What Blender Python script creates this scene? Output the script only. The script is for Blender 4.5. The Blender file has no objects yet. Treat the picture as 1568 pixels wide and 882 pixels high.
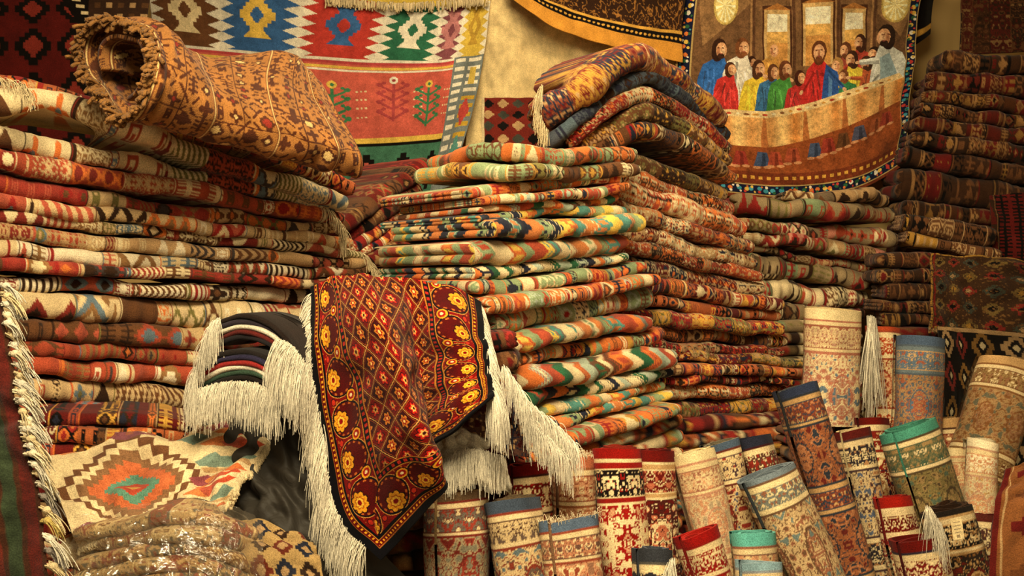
import bpy, math, numpy as np
R = np.random.default_rng(11)
CAMH = 1.5
F = 1568.0
def P(u, v, d):
    """survey bearing + distance -> world metres (camera station at 0,0,1.5 looking +Y)"""
    return np.array([(u-784.0)*d/F, d, CAMH-(v-441.0)*d/F])

# ------------------------------------------------------------------ colours
def L(*c):
    return (np.clip(np.array(c, float), 0, 255)/255.0)**2.2
cream=L(228,204,154); ivory=L(236,218,180); tan=L(190,150,100); rust=L(170,68,38); red=L(152,30,20)
dred=L(102,22,16); brown=L(104,66,38); dbrown=L(56,37,24); orange=L(214,108,32); must=L(196,142,50)
gold=L(216,158,54); sage=L(138,154,110); green=L(46,96,64); navy=L(42,44,58); bluegr=L(100,118,128)
pink=L(206,128,102); olive=L(122,112,60); black=L(22,17,14); teal=L(84,140,128); yellow=L(224,182,70)
coral=L(200,86,68); blue=L(60,106,154); white=L(232,222,198); mauve=L(130,72,80); pale=L(172,184,160)

# ------------------------------------------------------------------ mesh accumulation
class Acc:
    def __init__(s): s.V=[]; s.Q=[]; s.C=[]; s.n=0
    def grid(s, V, C, wrap=False):
        a,b,_=V.shape
        idx=np.arange(a*b).reshape(a,b)+s.n
        q=np.stack([idx[:-1,:-1],idx[1:,:-1],idx[1:,1:],idx[:-1,1:]],-1).reshape(-1,4)
        s.Q.append(q)
        if wrap:
            q=np.stack([idx[:-1,-1],idx[1:,-1],idx[1:,0],idx[:-1,0]],-1).reshape(-1,4); s.Q.append(q)
        C=np.broadcast_to(C,(a,b,3))
        s.V.append(V.reshape(-1,3)); s.C.append(C.reshape(-1,3)); s.n+=a*b
    def obj(s, name, mat, parent=None, solid=0, smooth=True):
        V=np.concatenate(s.V).astype(np.float32); Q=np.concatenate(s.Q).astype(np.int32); C=np.concatenate(s.C)
        me=bpy.data.meshes.new(name)
        me.vertices.add(len(V)); me.vertices.foreach_set('co',V.ravel())
        me.loops.add(Q.size); me.loops.foreach_set('vertex_index',Q.ravel())
        me.polygons.add(len(Q)); me.polygons.foreach_set('loop_start',np.arange(0,Q.size,4,dtype=np.int32))
        me.polygons.foreach_set('loop_total',np.full(len(Q),4,dtype=np.int32))
        me.update(calc_edges=True)
        me.polygons.foreach_set('use_smooth',np.full(len(Q),smooth))
        ca=me.color_attributes.new('Col','FLOAT_COLOR','POINT')
        ca.data.foreach_set('color',np.concatenate([C,np.ones((len(C),1))],1).astype(np.float32).ravel())
        me.materials.append(mat)
        ob=bpy.data.objects.new(name,me); bpy.context.collection.objects.link(ob)
        if parent: ob.parent=parent
        if solid:
            m=ob.modifiers.new('thickness','SOLIDIFY'); m.thickness=solid; m.offset=0
        return ob
def empty(name):
    e=bpy.data.objects.new(name,None); bpy.context.collection.objects.link(e); return e

# ------------------------------------------------------------------ materials
def woven(name, bump=0.35, rough=0.95, sheen=0.25, sat=1.0):
    m=bpy.data.materials.new(name); m.use_nodes=True; nt=m.node_tree; N=nt.nodes; K=nt.links
    b=N['Principled BSDF']; b.inputs['Roughness'].default_value=rough
    b.inputs['Specular IOR Level'].default_value=0.12
    b.inputs['Sheen Weight'].default_value=sheen*0.3
    at=N.new('ShaderNodeAttribute'); at.attribute_name='Col'
    tc=N.new('ShaderNodeTexCoord')
    n1=N.new('ShaderNodeTexNoise'); n1.inputs['Scale'].default_value=14; n1.inputs['Detail'].default_value=5
    n2=N.new('ShaderNodeTexNoise'); n2.inputs['Scale'].default_value=300; n2.inputs['Detail'].default_value=3
    K.new(tc.outputs['Object'],n1.inputs['Vector']); K.new(tc.outputs['Object'],n2.inputs['Vector'])
    r1=N.new('ShaderNodeMapRange'); r1.inputs[1].default_value=.3; r1.inputs[2].default_value=.7; r1.inputs[3].default_value=.74; r1.inputs[4].default_value=1.14
    r2=N.new('ShaderNodeMapRange'); r2.inputs[1].default_value=.3; r2.inputs[2].default_value=.7; r2.inputs[3].default_value=.66; r2.inputs[4].default_value=1.3
    K.new(n1.outputs['Fac'],r1.inputs[0]); K.new(n2.outputs['Fac'],r2.inputs[0])
    mu=N.new('ShaderNodeMath'); mu.operation='MULTIPLY'; K.new(r1.outputs[0],mu.inputs[0]); K.new(r2.outputs[0],mu.inputs[1])
    hs=N.new('ShaderNodeHueSaturation'); hs.inputs['Saturation'].default_value=sat; K.new(at.outputs['Color'],hs.inputs['Color'])
    vm=N.new('ShaderNodeVectorMath'); vm.operation='SCALE'; K.new(hs.outputs['Color'],vm.inputs[0]); K.new(mu.outputs[0],vm.inputs['Scale'])
    K.new(vm.outputs[0],b.inputs['Base Color'])
    bp=N.new('ShaderNodeBump'); bp.inputs['Strength'].default_value=bump; bp.inputs['Distance'].default_value=.004
    K.new(n2.outputs['Fac'],bp.inputs['Height']); K.new(bp.outputs['Normal'],b.inputs['Normal'])
    return m
WOOL=woven('woven_wool',bump=.6,sat=.96); PILE=woven('knotted_pile_wool',bump=.5,sheen=.1); FRG=woven('cotton_fringe',bump=.05)
def plain(name,col,rough=.9,bump=.1,scale=20,spec=.3):
    m=bpy.data.materials.new(name); m.use_nodes=True; nt=m.node_tree; N=nt.nodes; K=nt.links
    b=N['Principled BSDF']; b.inputs['Roughness'].default_value=rough; b.inputs['Specular IOR Level'].default_value=spec
    n=N.new('ShaderNodeTexNoise'); n.inputs['Scale'].default_value=scale; n.inputs['Detail'].default_value=6
    cr_=N.new('ShaderNodeValToRGB'); c=np.array(col)
    cr_.color_ramp.elements[0].color=(*(c*.75),1); cr_.color_ramp.elements[1].color=(*(np.clip(c*1.15,0,1)),1)
    K.new(n.outputs['Fac'],cr_.inputs[0]); K.new(cr_.outputs[0],b.inputs['Base Color'])
    bp=N.new('ShaderNodeBump'); bp.inputs['Strength'].default_value=bump; K.new(n.outputs['Fac'],bp.inputs['Height']); K.new(bp.outputs['Normal'],b.inputs['Normal'])
    return m

# ------------------------------------------------------------------ pattern generators
def smooth(h,w,s,rng):
    n=rng.standard_normal((h,w)); fy=np.fft.fftfreq(h)[:,None]; fx=np.fft.fftfreq(w)[None]
    g=np.exp(-2*(np.pi*s)**2*(fx*fx+fy*fy)); n=np.fft.ifft2(np.fft.fft2(n)*g).real
    return n/n.std()
def arab(h,w,cols,rng,s=1.3,mir=True,my=False):
    n=smooth(h,w,s,rng)
    if mir: q=n[:,:(w+1)//2]; n=np.concatenate([q,q[:,::-1]],1)[:,:w]
    if my: q=n[:(h+1)//2]; n=np.concatenate([q,q[::-1]],0)[:h]
    out=np.empty((h,w,3)); out[:]=cols[0]
    out[np.abs(n+.15)<.2]=cols[1]; out[n>.95]=cols[2]; out[n<-1.2]=cols[3]; out[n>1.6]=cols[1]
    return out
KINDS=['dia','step','rand','zig','tri','x','comb','flower','rand','solid','hook','step']
def tile(kind,w,h,rng):
    xs=((np.arange(w)+.5)/w*2-1)[None,:]+np.zeros((h,1)); ys=((np.arange(h)+.5)/h*2-1)[:,None]+np.zeros((1,w))
    x=np.abs(xs); y=np.abs(ys)
    if kind=='dia': return np.minimum(((x+y)*2.4).astype(int),3)
    if kind=='step': return np.minimum(((np.floor(x*5)+np.floor(y*5))/5*2).astype(int),3)
    if kind=='rand':
        q=rng.random(((h+1)//2,(w+1)//2)); q=q+.6*np.roll(q,1,0)+.4*np.roll(q,1,1)
        q=(q>np.median(q)*1.06).astype(int); q=np.concatenate([q,q[::-1]],0)[:h]; return np.concatenate([q,q[:,::-1]],1)[:,:w]
    if kind=='zig': return ((y+x)*2.5).astype(int)%3
    if kind=='tri': return (x<(ys*.5+.5)).astype(int)
    if kind=='x': return (np.abs(x-y)<.25).astype(int)+2*((x+y)<.35)
    if kind=='comb': return (((np.arange(h)//2)%2)[:,None]*(x<.75)|(x<.14)).astype(int)
    if kind=='vcomb': return (((np.arange(w)//3)%2)[None,:]*(y<.8)).astype(int)
    if kind=='slant': return (((xs*2+y*1.4+8)*1.5).astype(int)%2)
    if kind=='flower':
        r=np.hypot(x,y); th=np.arctan2(y,x); return np.where(r<.25,2,np.where(r<.62+.25*np.cos(4*th),1,0))
    if kind=='hook': return (((x>.2)&(x<.4)&(y<.7))|((y>.5)&(y<.7)&(x<.4))|((x<.12)&(y<.3))).astype(int)
    return np.zeros((h,w),int)
def bands(seed,bgs,mots,W=420,H=38,wr=(7,34),kinds=KINDS,line=.6,nm=2,twr=(9,20),same=.55):
    rng=np.random.default_rng(seed); D=np.zeros((H,W,3)); x=0; base=bgs[rng.integers(len(bgs))]
    while x<W:
        w=int(rng.integers(*wr)); w=min(w,W-x)
        bg=base if rng.random()<same else bgs[rng.integers(len(bgs))]
        ms=[mots[i] for i in rng.integers(0,len(mots),4)]
        k=kinds[rng.integers(len(kinds))]
        tw=max(4,min(w,int(rng.integers(*twr)))) ; th=H//nm
        t=tile(k,tw,th,rng)
        cols=np.array([bg,ms[0],ms[1],bg]) if k not in('dia','step') else np.array([ms[0],ms[1],bg,bg])
        blk=cols[t%4]; rep=np.tile(blk,(3,w//tw+2,1))[:H,:w]
        D[:,x:x+w]=rep
        if rng.random()<line and w>3: D[:,x]=ms[2]; 
        if rng.random()<line*.6 and w>8: D[:,x+1]=ms[3]
        if rng.random()<.3 and w>14: D[:,x+2:x+5]=ms[2]
        x+=w
    return D
def flame(seed,cols,W=420,H=44,wr=(6,17)):
    rng=np.random.default_rng(seed); edges=[0]; 
    while edges[-1]<W+30: edges.append(edges[-1]+int(rng.integers(*wr)))
    edges=np.array(edges); ci=rng.integers(0,len(cols),len(edges)+1)
    for i in range(1,len(ci)):
        if ci[i]==ci[i-1]: ci[i]=(ci[i]+1)%len(cols)
    X=np.arange(W)[None,:]; Y=np.arange(H)[:,None]; per=int(rng.choice([16,22,44])); st=int(rng.choice([2,3]))
    sh=np.abs((Y//st*st)%per-per/2)*rng.choice([.7,1.,1.5]); q=X+sh
    ii=np.clip(np.searchsorted(edges,q),0,len(ci)-1); D=np.array(cols)[ci[ii]]
    inner=np.minimum(q-edges[np.clip(ii-1,0,len(edges)-1)],edges[np.clip(ii,0,len(edges)-1)]-q)
    m=(inner>3)&(((Y//3)%3)>0)&(ii%3==0); D[m]=np.array(cols)[(ci[ii]+2)%len(cols)][m]
    m=(inner>1)&(inner<=2)&(ii%4==1); D[m]=cols[int(rng.integers(len(cols)))]
    return D
def persian(seed,cols,W=420,H=38,s=1.25):
    rng=np.random.default_rng(seed); D=np.zeros((H,W,3)); x=0
    while x<W:
        w=int(rng.integers(14,50)); w=min(w,W-x); c=list(cols); 
        if rng.random()<.5: c=[cols[i] for i in [0]+list(rng.permutation([1,2,3,4][:len(cols)-1]))]
        else: c=[cols[i] for i in rng.permutation(len(cols))]
        p=max(6,min(w,16)); blk=arab(H,p,c[:4],rng,s)
        D[:,x:x+w]=np.tile(blk,(1,w//p+1,1))[:,:w]
        D[:,x]=c[1]
        x+=w
    return D
def look(D,u,v,c=.004):
    H,W,_=D.shape
    return D[np.floor(v/c).astype(int)%H, np.floor(u/c).astype(int)%W]

soft=L(180,80,54); lt=L(206,172,120); beige=L(218,190,140)
LB=[cream,rust,lt,soft,cream,tan,beige,L(156,50,34),ivory,brown,lt]
LM=[soft,rust,brown,L(70,60,56),bluegr,red,olive,orange,L(132,42,30),brown,dbrown,dbrown,L(146,104,60)]
LK=['dia','step','rand','zig','tri','x','rand','slant','vcomb','hook','rand','flower','solid','slant','hook','comb']
leftD=[bands(100+i,[LB[i%11],LB[(i*3+1)%11],LB[i%11]],LM if i%11 not in(1,3,5,7,9) else LM+[cream,cream,ivory,beige,cream,lt,ivory],H=48,wr=(9,50),twr=(12,30),nm=2 if i%3 else 1,kinds=LK,same=.65) for i in range(22)]
CC=[orange,sage,cream,yellow,rust,beige,cream,teal,green,cream,pale,L(206,120,56)]
cenD=[flame(200+i,[CC[(i*3+j*2)%12] for j in range(6)]+[orange if i%2 else cream,[brown,navy,rust][i%3]]) for i in range(11)]+[bands(230+i,[orange,cream,sage,must],[cream,rust,brown,orange,sage,red,navy,pale],H=44,wr=(6,20)) for i in range(6)]
perD=[persian(300+i,[[rust,red,dred,brown,L(146,62,34)][i%5],gold if i%2 else cream,navy if i%3 else dbrown,tan,olive if i%2 else orange],s=1.1+.1*(i%3)) for i in range(12)]
redD=[bands(400+i,[red,dred,rust,L(176,88,40),brown],[cream,gold,navy,dbrown,tan,orange,black],wr=(5,20)) for i in range(10)]
dredD=[bands(450+i,[dred,L(104,30,18),brown],[L(150,110,64),dbrown,red,black,brown],wr=(6,24)) for i in range(6)]
darkD=[bands(500+i,[dbrown,L(80,46,24),dred,L(66,42,26),L(86,28,18),dbrown],[L(150,108,62),brown,dred,L(136,96,44),L(116,74,42),L(150,108,62),black],wr=(6,22)) for i in range(10)]
greyD=[bands(600+i,[cream,L(156,132,94),sage,tan,L(110,88,56),pink],[rust,brown,cream,red,olive,dbrown,L(60,40,26),red],H=44,wr=(10,34),twr=(10,24),nm=1 if i%2 else 2) for i in range(8)]

# ------------------------------------------------------------------ geometry helpers
def cr(pts,n,t=None):
    pts=np.asarray(pts,float); k=len(pts)
    t=np.linspace(0,k-1,n) if t is None else t
    i=np.clip(np.floor(t).astype(int),0,k-2); f=(t-i).reshape((-1,)+(1,)*(pts.ndim-1))
    ext=np.concatenate([[2*pts[0]-pts[1]],pts,[2*pts[-1]-pts[-2]]])
    a,b,c,d=ext[i],ext[i+1],ext[i+2],ext[i+3]
    return .5*((2*b)+(-a+c)*f+(2*a-5*b+4*c-d)*f*f+(-a+3*b-3*c+d)*f**3)
def wav(s,amp,wl,rng,k=4):
    o=np.zeros_like(s)
    for j in range(k):
        o+=np.sin(s*2*np.pi/(wl*(.45+rng.random()*1.3))+rng.random()*6.3)/k
    return o*amp*1.6
top_s=[.5,.2,.12,.09,.072,.058,.046,.036,.027,.018,.010,.004]
def rug(acc,pts,t0,t1,D,des,du=.0035,rng=R,fr=True,amp=1.0,cell=.0035):
    S=cr(pts,120) if len(pts)>2 else np.linspace(pts[0],pts[-1],120)
    d=np.r_[0,np.cumsum(np.linalg.norm(np.diff(S,axis=0),axis=1))]; n=max(8,int(d[-1]/du))
    s=np.linspace(0,d[-1],n); S=np.stack([np.interp(s,d,S[:,k]) for k in range(3)],1)
    T=np.gradient(S,axis=0); T/=np.linalg.norm(T,axis=1)[:,None]
    Fd=np.stack([T[:,1],-T[:,0],0*s],1); Fd/=np.linalg.norm(Fd,axis=1)[:,None]
    if (Fd*-(S*[1,1,0])).sum()<0: Fd=-Fd
    U=np.cross(T,Fd); U*=np.sign(U[:,2:3])
    S=S+Fd*(wav(s,.015*amp,.5,rng)+wav(s,.004*amp,.12,rng))[:,None]; S[:,2]+=wav(s,.006*amp,.38,rng)+wav(s,.0012*amp,.1,rng)
    t=(t0+(t1-t0)*s/d[-1])*(1.0+wav(s,.12,.28,rng)+wav(s,.05,.08,rng)); h=t/2
    e=np.minimum(s,d[-1]-s); h=h*(1-.15*np.exp(-e/.012))
    hm=h.mean(); nn=17 if du<.01 else 7
    ts=[D,D*.5]+[x for x in top_s if x<=.12] if nn>8 else [D,.1,.03]
    ph=np.linspace(np.pi/2,-np.pi/2,nn)
    ca=np.r_[np.ones(len(ts)),1-np.abs(np.cos(ph))**.95,np.ones(len(ts))]
    cb=np.r_[np.ones(len(ts)),np.sin(ph),-np.ones(len(ts))]
    sa=np.r_[ts,np.zeros(nn),ts[::-1]]
    dr=.18*np.exp(-(sa+hm*ca)/.05)
    a=-(h[:,None]*ca[None]*1.15+sa[None]); b=h[:,None]*(cb-dr)[None]
    A=S[:,None]+Fd[:,None]*a[...,None]+U[:,None]*b[...,None]
    pa=np.stack([-(hm*ca+sa),hm*cb],1); v=np.r_[0,np.cumsum(np.linalg.norm(np.diff(pa,axis=0),axis=1))]; v-=v[len(v)//2]
    uo=rng.random()*1.2; H=des.shape[0]; tone=.82+.26*rng.random()
    col=look(des,(s+uo)[:,None]+0*v[None],v[None]+0*s[:,None]+H*cell*.25,cell)*tone
    acc.grid(A,col)
    da=.004 if du<.01 else .03
    if not fr: da=.03
    aa=np.r_[0,.0015,.004,.008,np.arange(.012,D,da)]; 
    for e_,sg in((0,-1),(-1,1)):
        he=h[e_]; m=int(rng.integers(1,4)) if fr else 1
        ff=np.linspace(1,-1,6*m+5)
        ha=he*np.sqrt(np.clip(1-np.clip((he-aa)/he,0,1)**2,0.0004,1)); fm=(ff+1)/2*m; fm=fm-np.floor(np.clip(fm,0,m-1e-6)); fm=np.clip(fm,0,1)
        out=np.sqrt(np.clip(1-(2*fm-1)**2,0,1))*he/m*(1.0 if m>1 else .7)
        outn=1+.5*np.sin(aa*23+rng.random()*6)
        fdr=.18*np.exp(-aa/.05)
        V=S[e_][None,None]-Fd[e_]*aa[:,None,None]+U[e_]*((ff[None]-fdr[:,None])*ha[:,None])[...,None]+sg*T[e_]*(out[None]*outn[:,None]*(ha/he)[:,None])[...,None]
        cc=look(des,(s[e_]+uo-aa)[:,None]+0*ff[None]+.3,ff[None]*he*1.2+0*aa[:,None]+H*cell*.25,cell)*tone*.9
        acc.grid(V,cc)
def pile(acc,n,Lb,Rb,D,designs,seed,to_floor=True,jit=1.0,fine=.0035,amp=1.,order=False):
    rng=np.random.default_rng(seed); Lb=np.array([P(*p) for p in Lb]); Rb=np.array([P(*p) for p in Rb])
    def at(B,k):
        x=np.linspace(0,1,len(B)); return np.array([np.interp(k,x,B[:,j]) for j in range(3)])
    w=rng.uniform(.7,1.35,n); w/=w.sum(); e=np.r_[0,np.cumsum(w)]
    for i in range(n):
        l0,l1,r0,r1=at(Lb,e[i]),at(Lb,e[i+1]),at(Rb,e[i]),at(Rb,e[i+1])
        l=(l0+l1)/2; r=(r0+r1)/2; tl=abs(l0[2]-l1[2])*.98; tr=abs(r0[2]-r1[2])*.98
        dv=(r-l)/np.linalg.norm(r-l); fw=np.array([dv[1],-dv[0],0]); 
        if fw@(-l)<0: fw=-fw
        off=fw*rng.uniform(-.035,.025)*jit
        l=l+off-dv*rng.uniform(-.01,.04)*jit; r=r+off+dv*rng.uniform(-.04,.035)*jit
        ds=designs[i%len(designs)] if order else designs[int(rng.integers(len(designs)))]
        m=(l+r)/2; m[2]+=rng.uniform(-.008,.006)*amp; m=m+fw*rng.uniform(-.015,.015)*jit
        rug(acc,[l,m,r],tl,tr,D,ds,du=fine,rng=rng,amp=amp)
    if to_floor:
        l,r=at(Lb,1),at(Rb,1); k=int(min(l[2],r[2])/.055); k=max(k,1)
        for i in range(k):
            zl=l[2]*(1-(i+.5)/k); zr=r[2]*(1-(i+.5)/k)
            a=l.copy(); b=r.copy(); a[2]=zl; b[2]=zr
            rug(acc,[a,(a+b)/2,b],l[2]/k*.97,r[2]/k*.97,D,designs[int(rng.integers(len(designs)))],du=.02,rng=rng,fr=False,amp=.4)
def strands(acc,roots,dirs,Ls,rad,col,seed,g=.8,wob=.12,seg=8,spread=.12):
    rng=np.random.default_rng(seed); n=len(roots); s=np.linspace(0,1,seg)
    roots=np.asarray(roots); dirs=np.asarray(dirs)+rng.normal(0,spread,(n,3)); Ls=np.asarray(Ls)*rng.uniform(.75,1.1,n)
    dn=np.array([0,0,-1.])
    C=roots[:,None]+dirs[:,None]*(s*(1-g*.5*s))[None,:,None]*Ls[:,None,None]+dn*(g*s*s*.8)[None,:,None]*Ls[:,None,None]
    w=rng.normal(0,1,(n,3)); fq=rng.uniform(3,8,(n,1))
    C+= np.sin(s[None]*fq+rng.random((n,1))*6)[...,None]*w[:,None,:]*wob*.35*Ls[:,None,None]*s[None,:,None]
    rr=rad*(1-.45*s); a=np.arange(3)*2.1
    T=np.gradient(C,axis=1); T/=np.linalg.norm(T,axis=2)[...,None]+1e-9
    e1=np.cross(T,np.array([.3,.9,.1])); e1/=np.linalg.norm(e1,axis=2)[...,None]+1e-9; e2=np.cross(T,e1)
    V=C[:,:,None]+(e1[:,:,None]*np.cos(a)[None,None,:,None]+e2[:,:,None]*np.sin(a)[None,None,:,None])*rr[None,:,None,None]
    cc=rng.uniform(.7,1.05,n)
    for k in range(n): acc.grid(V[k],np.clip(np.asarray(col)*cc[k],0,1),wrap=True)
def fringe_px(acc,path,dirpx,Lm,n,seed,rad=.0014,col=ivory,g=.8,wob=.12):
    pts=cr(np.array([P(*p) for p in path]),n) if len(path)>2 else np.linspace(P(*path[0]),P(*path[-1]),n)
    rng=np.random.default_rng(seed); pts=pts+rng.normal(0,.003,pts.shape)
    strands(acc,pts,np.tile(np.array(dirpx,float),(n,1)),np.full(n,Lm),rad,col,seed,g,wob)
def sheet(gridpx,nu,nv,wr=0.0,wl=.15,seed=0):
    G=np.array([[P(*p) for p in row] for row in gridpx]); A=cr(G,nv); B=cr(A.transpose(1,0,2),nu).transpose(1,0,2)
    if wr:
        du=np.gradient(B,axis=1); dv=np.gradient(B,axis=0); N=np.cross(du,dv); N/=np.linalg.norm(N,axis=2)[...,None]+1e-9
        rng=np.random.default_rng(seed); h=smooth(nv,nu,max(3,nu*wl/2),rng); B=B+N*(h*wr)[...,None]
    return B
def samp(canvas,nu,nv):
    H,W,_=canvas.shape
    return canvas[(np.linspace(0,.9999,nv)*H).astype(int)][:,(np.linspace(0,.9999,nu)*W).astype(int)]

# ------------------------------------------------------------------ rolled rugs
def roll(T,S,wpx,des,rimc,backc,th=.010,rin=.022,length=None,cell=.0033,seed=0,dense=.75,name='rolled_rug',fr=None,topfr=False):
    rng=np.random.default_rng(seed+900); T=P(*T); S=P(*S); r=wpx/2*T[1]/F
    a=(S-T)/np.linalg.norm(S-T); Ln=length if length else (T[2]-.01)/(-a[2])
    e1=np.cross(a,[0,1,0]); e1/=np.linalg.norm(e1); e2=np.cross(a,e1)
    turns=max(2,(r-rin)/th); n0=170; th0=np.linspace(0,2*np.pi,n0); thr=np.linspace(2*np.pi,turns*2*np.pi,int(28*(turns-1)))
    ph0=2.2+rng.random()*1.5
    y=np.r_[np.arange(0,min(dense,Ln),.0034),np.linspace(min(dense,Ln),Ln,6)] if Ln>dense else np.arange(0,Ln,.0034)
    ell=rng.uniform(.03,.13); ea=rng.random()*3
    wa,wb=rng.random(2)*6; tel=rng.uniform(-1.5,3)
    wavy=lambda y_: .025*np.sin(y_*9+wa)+.014*np.sin(y_*23+wb)
    def surf(th_,y_,inner=0):
        rad=r-th*th_/(2*np.pi)-inner
        rad=np.maximum(rad,.004)[None,:]*(1+ell*np.cos(2*(th_+ea))+.02*np.cos(5*th_+wa))[None,:]
        rad=rad*(1+wavy(y_)[:,None])
        top=(.004*np.sin(th_*1.3+ea)-.0025*th_/(2*np.pi)*tel)[None,:]*np.maximum(0,1-y_/.1)[:,None]
        bend=.012*np.sin(y_*3+ea)-.012*np.sin(ea)
        A=T+a*(y_[:,None,None]+top[...,None]*-1)
        return A+e1*((rad*np.cos(th_+ph0))[...,None]+bend[:,None,None])+e2*(rad*np.sin(th_+ph0))[...,None]
    acc=Acc(); O=surf(th0,y); u=r*th0
    uo=rng.random()*.3
    col=look(des,(u+uo)[None]+0*y[:,None],np.minimum(y,1.8)[:,None]+0*u[None],cell)*rng.uniform(.88,1.06)
    acc.grid(O,col)
    yi=np.array([0,.03,.07,.14]); full=np.r_[th0[::4],thr[1:]]
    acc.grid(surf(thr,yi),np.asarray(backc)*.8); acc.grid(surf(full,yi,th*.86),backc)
    acc.grid(np.stack([surf(full,yi)[0],surf(full,yi,th*.86)[0]],0),rimc)
    acc.grid(np.stack([surf(full,y[-1:])[0],surf(full,y[-1:],th*.86)[0]],0),rimc)
    if topfr:
        f=surf(full[::2],yi)[0]; k=len(f); f=np.repeat(f,3,0)+rng.normal(0,.003,(3*k,3))
        strands(acc,f,np.tile(-a,(3*k,1))+rng.normal(0,.5,(3*k,3)),np.full(3*k,.028),.0010,ivory,seed,g=.9)
    return acc.obj(name,PILE)
def rolldes(seed,topc,ground,line,f1,f2,border,bline,bf,W=160,H=440,field=(50,90)):
    rng=np.random.default_rng(seed); D=np.zeros((H,W,3)); D[:]=ground; y=0; k=int(rng.integers(5,11)); D[:k]=topc; y=k; per=40
    j=0
    while y<H:
        if j%2==0:
            for (hh,cc) in((2,line),(4,bf),(1,bline)): D[y:y+hh]=cc; y+=hh
            if y>=H: break
            b=int(rng.integers(14,22)); q=arab(b,20,[border,bline,bf,f1],rng,1.1); D[y:y+b]=np.tile(q,(1,W//20,1))[:max(0,H-y)]; y+=b
            for (hh,cc) in((1,bline),(3,bf),(2,line)): D[y:y+hh]=cc; y+=hh
        else:
            b=int(rng.integers(*field)); q=arab(b,per,[ground,line,f1,f2],rng,1.5,True,True)
            Y=np.abs(np.linspace(-1,1,b))[:,None]; X=np.abs(np.linspace(-1,1,per))[None]
            rr=np.hypot(X*1.2,Y*1.2); med=(rr<.62); q2=arab(b,per,[f1,ground,line,f2],rng,1.3,True,True); q[med]=q2[med]; q[(rr>.6)&(rr<.68)]=line
            D[y:y+b]=np.tile(q,(1,W//per,1))[:max(0,H-y)]; y+=b
        j+=1
    return D

# ================================================================== ROOM
def slab(name,lo,hi,mat):
    lo=np.array(lo,float); hi=np.array(hi,float)
    v=[(x,y,z) for x in(lo[0],hi[0]) for y in(lo[1],hi[1]) for z in(lo[2],hi[2])]
    f=[(0,1,3,2),(4,6,7,5),(0,4,5,1),(2,3,7,6),(0,2,6,4),(1,5,7,3)]
    me=bpy.data.meshes.new(name); me.from_pydata(v,[],f); me.materials.append(mat); me.update()
    o=bpy.data.objects.new(name,me); bpy.context.collection.objects.link(o); return o
plaster=plain('plaster_wall',L(196,164,106),.95,.15,6)
slab('floor',(-3.4,-1.0,-.05),(3.6,5.8,0),plain('stone_floor',L(110,86,60),.8,.2,9))
slab('wall_back',(-3.4,5.75,0),(3.6,5.9,3.8),plaster)
slab('wall_left',(-3.4,-1.0,0),(-3.25,5.75,3.8),plaster)
slab('wall_right',(3.45,-1.0,0),(3.6,5.75,3.8),plaster)
slab('ceiling',(-3.4,-1.0,3.8),(3.6,5.9,3.9),plain('ceiling_plaster',L(140,112,76)))

# ================================================================== LEFT PILE
acc=Acc()
pile(acc,15,[(-90,170,2.85),(-90,650,2.85)],[(505,300,3.75),(520,345,3.75),(565,395,3.78),(520,440,3.78),(490,520,3.75),(480,600,3.75),(480,665,3.75)],.45,leftD,5,order=True,amp=1.2)
rug(acc,[P(-60,150,2.95),P(80,150,3.1),P(170,182,3.15),P(330,240,3.35),P(535,308,3.7)],.075,.06,.4,leftD[0],rng=np.random.default_rng(3))
rug(acc,[P(-60,118,3.25),P(80,140,3.35),P(200,175,3.45),P(400,225,3.6),P(545,285,3.8)],.06,.06,.3,redD[2],rng=np.random.default_rng(4))
fringe_px(acc,[(500,318,3.7),(522,345,3.7),(520,370,3.7)],(.4,-.3,-.3),.08,110,1,col=cream)
fringe_px(acc,[(556,388,3.72),(575,420,3.72)],(.6,-.2,-.3),.07,80,2,col=cream)
fringe_px(acc,[(-10,118,2.85),(30,130,2.85),(40,148,2.86)],(.7,-.3,-.1),.06,120,3,col=cream)
acc.obj('folded_rug_stack',WOOL)

# mustard folded rug: loosely rolled, open at the left end, flattened and draped to the right
def mustard():
    rng=np.random.default_rng(70); gd=L(158,102,44); dk=L(78,40,20); D=np.zeros((168,168,3)); D[:]=gd
    for i in range(0,168,14):
        for j in range(0,168,14):
            k=['step','x','hook','x','flower','comb','dia'][int(rng.integers(7))]; t=tile(k,14,14,rng)
            cs=np.array([gd,dk,[L(130,36,20),L(206,170,104),dk][int(rng.integers(3))],gd])
            if k in('step','dia'): cs=cs[[2,1,0,0]]
            D[j:j+14,i:i+14]=cs[t%4]
    D[:, ::28]=dk; D[::28]=dk
    for i in range(0,168,56): D[:,i:i+3]=L(112,62,30); D[:,i+1:i+2]=L(206,170,104)
    return D
MD=mustard()
ST=[[(196,180,2.80),(228,132,2.75),(238,78,2.78),(216,40,2.88),(170,28,2.97),(134,56,3.02),(134,112,2.98),(160,152,2.88)],
    [(246,192,2.90),(272,150,2.82),(278,98,2.84),(268,60,2.95),(240,44,3.10),(200,60,3.18),(190,120,3.12),(210,172,3.0)],
    [(325,214,3.00),(346,186,2.93),(340,146,2.95),(326,112,3.08),(318,90,3.28),(304,100,3.36),(292,140,3.32),(304,196,3.14)],
    [(430,240,3.10),(446,216,3.04),(436,182,3.06),(426,126,3.26),(436,84,3.46),(432,90,3.52),(420,140,3.48),(412,214,3.24)],
    [(500,258,3.2),(514,236,3.14),(504,204,3.17),(478,150,3.36),(466,104,3.54),(464,110,3.58),(462,160,3.54),(482,236,3.32)],
    [(545,270,3.26),(552,248,3.22),(543,222,3.25),(518,178,3.40),(494,134,3.56),(492,140,3.6),(494,180,3.56),(520,246,3.36)]]
G=np.array([[P(*p) for p in st] for st in ST]); G=cr(G,320)
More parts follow.
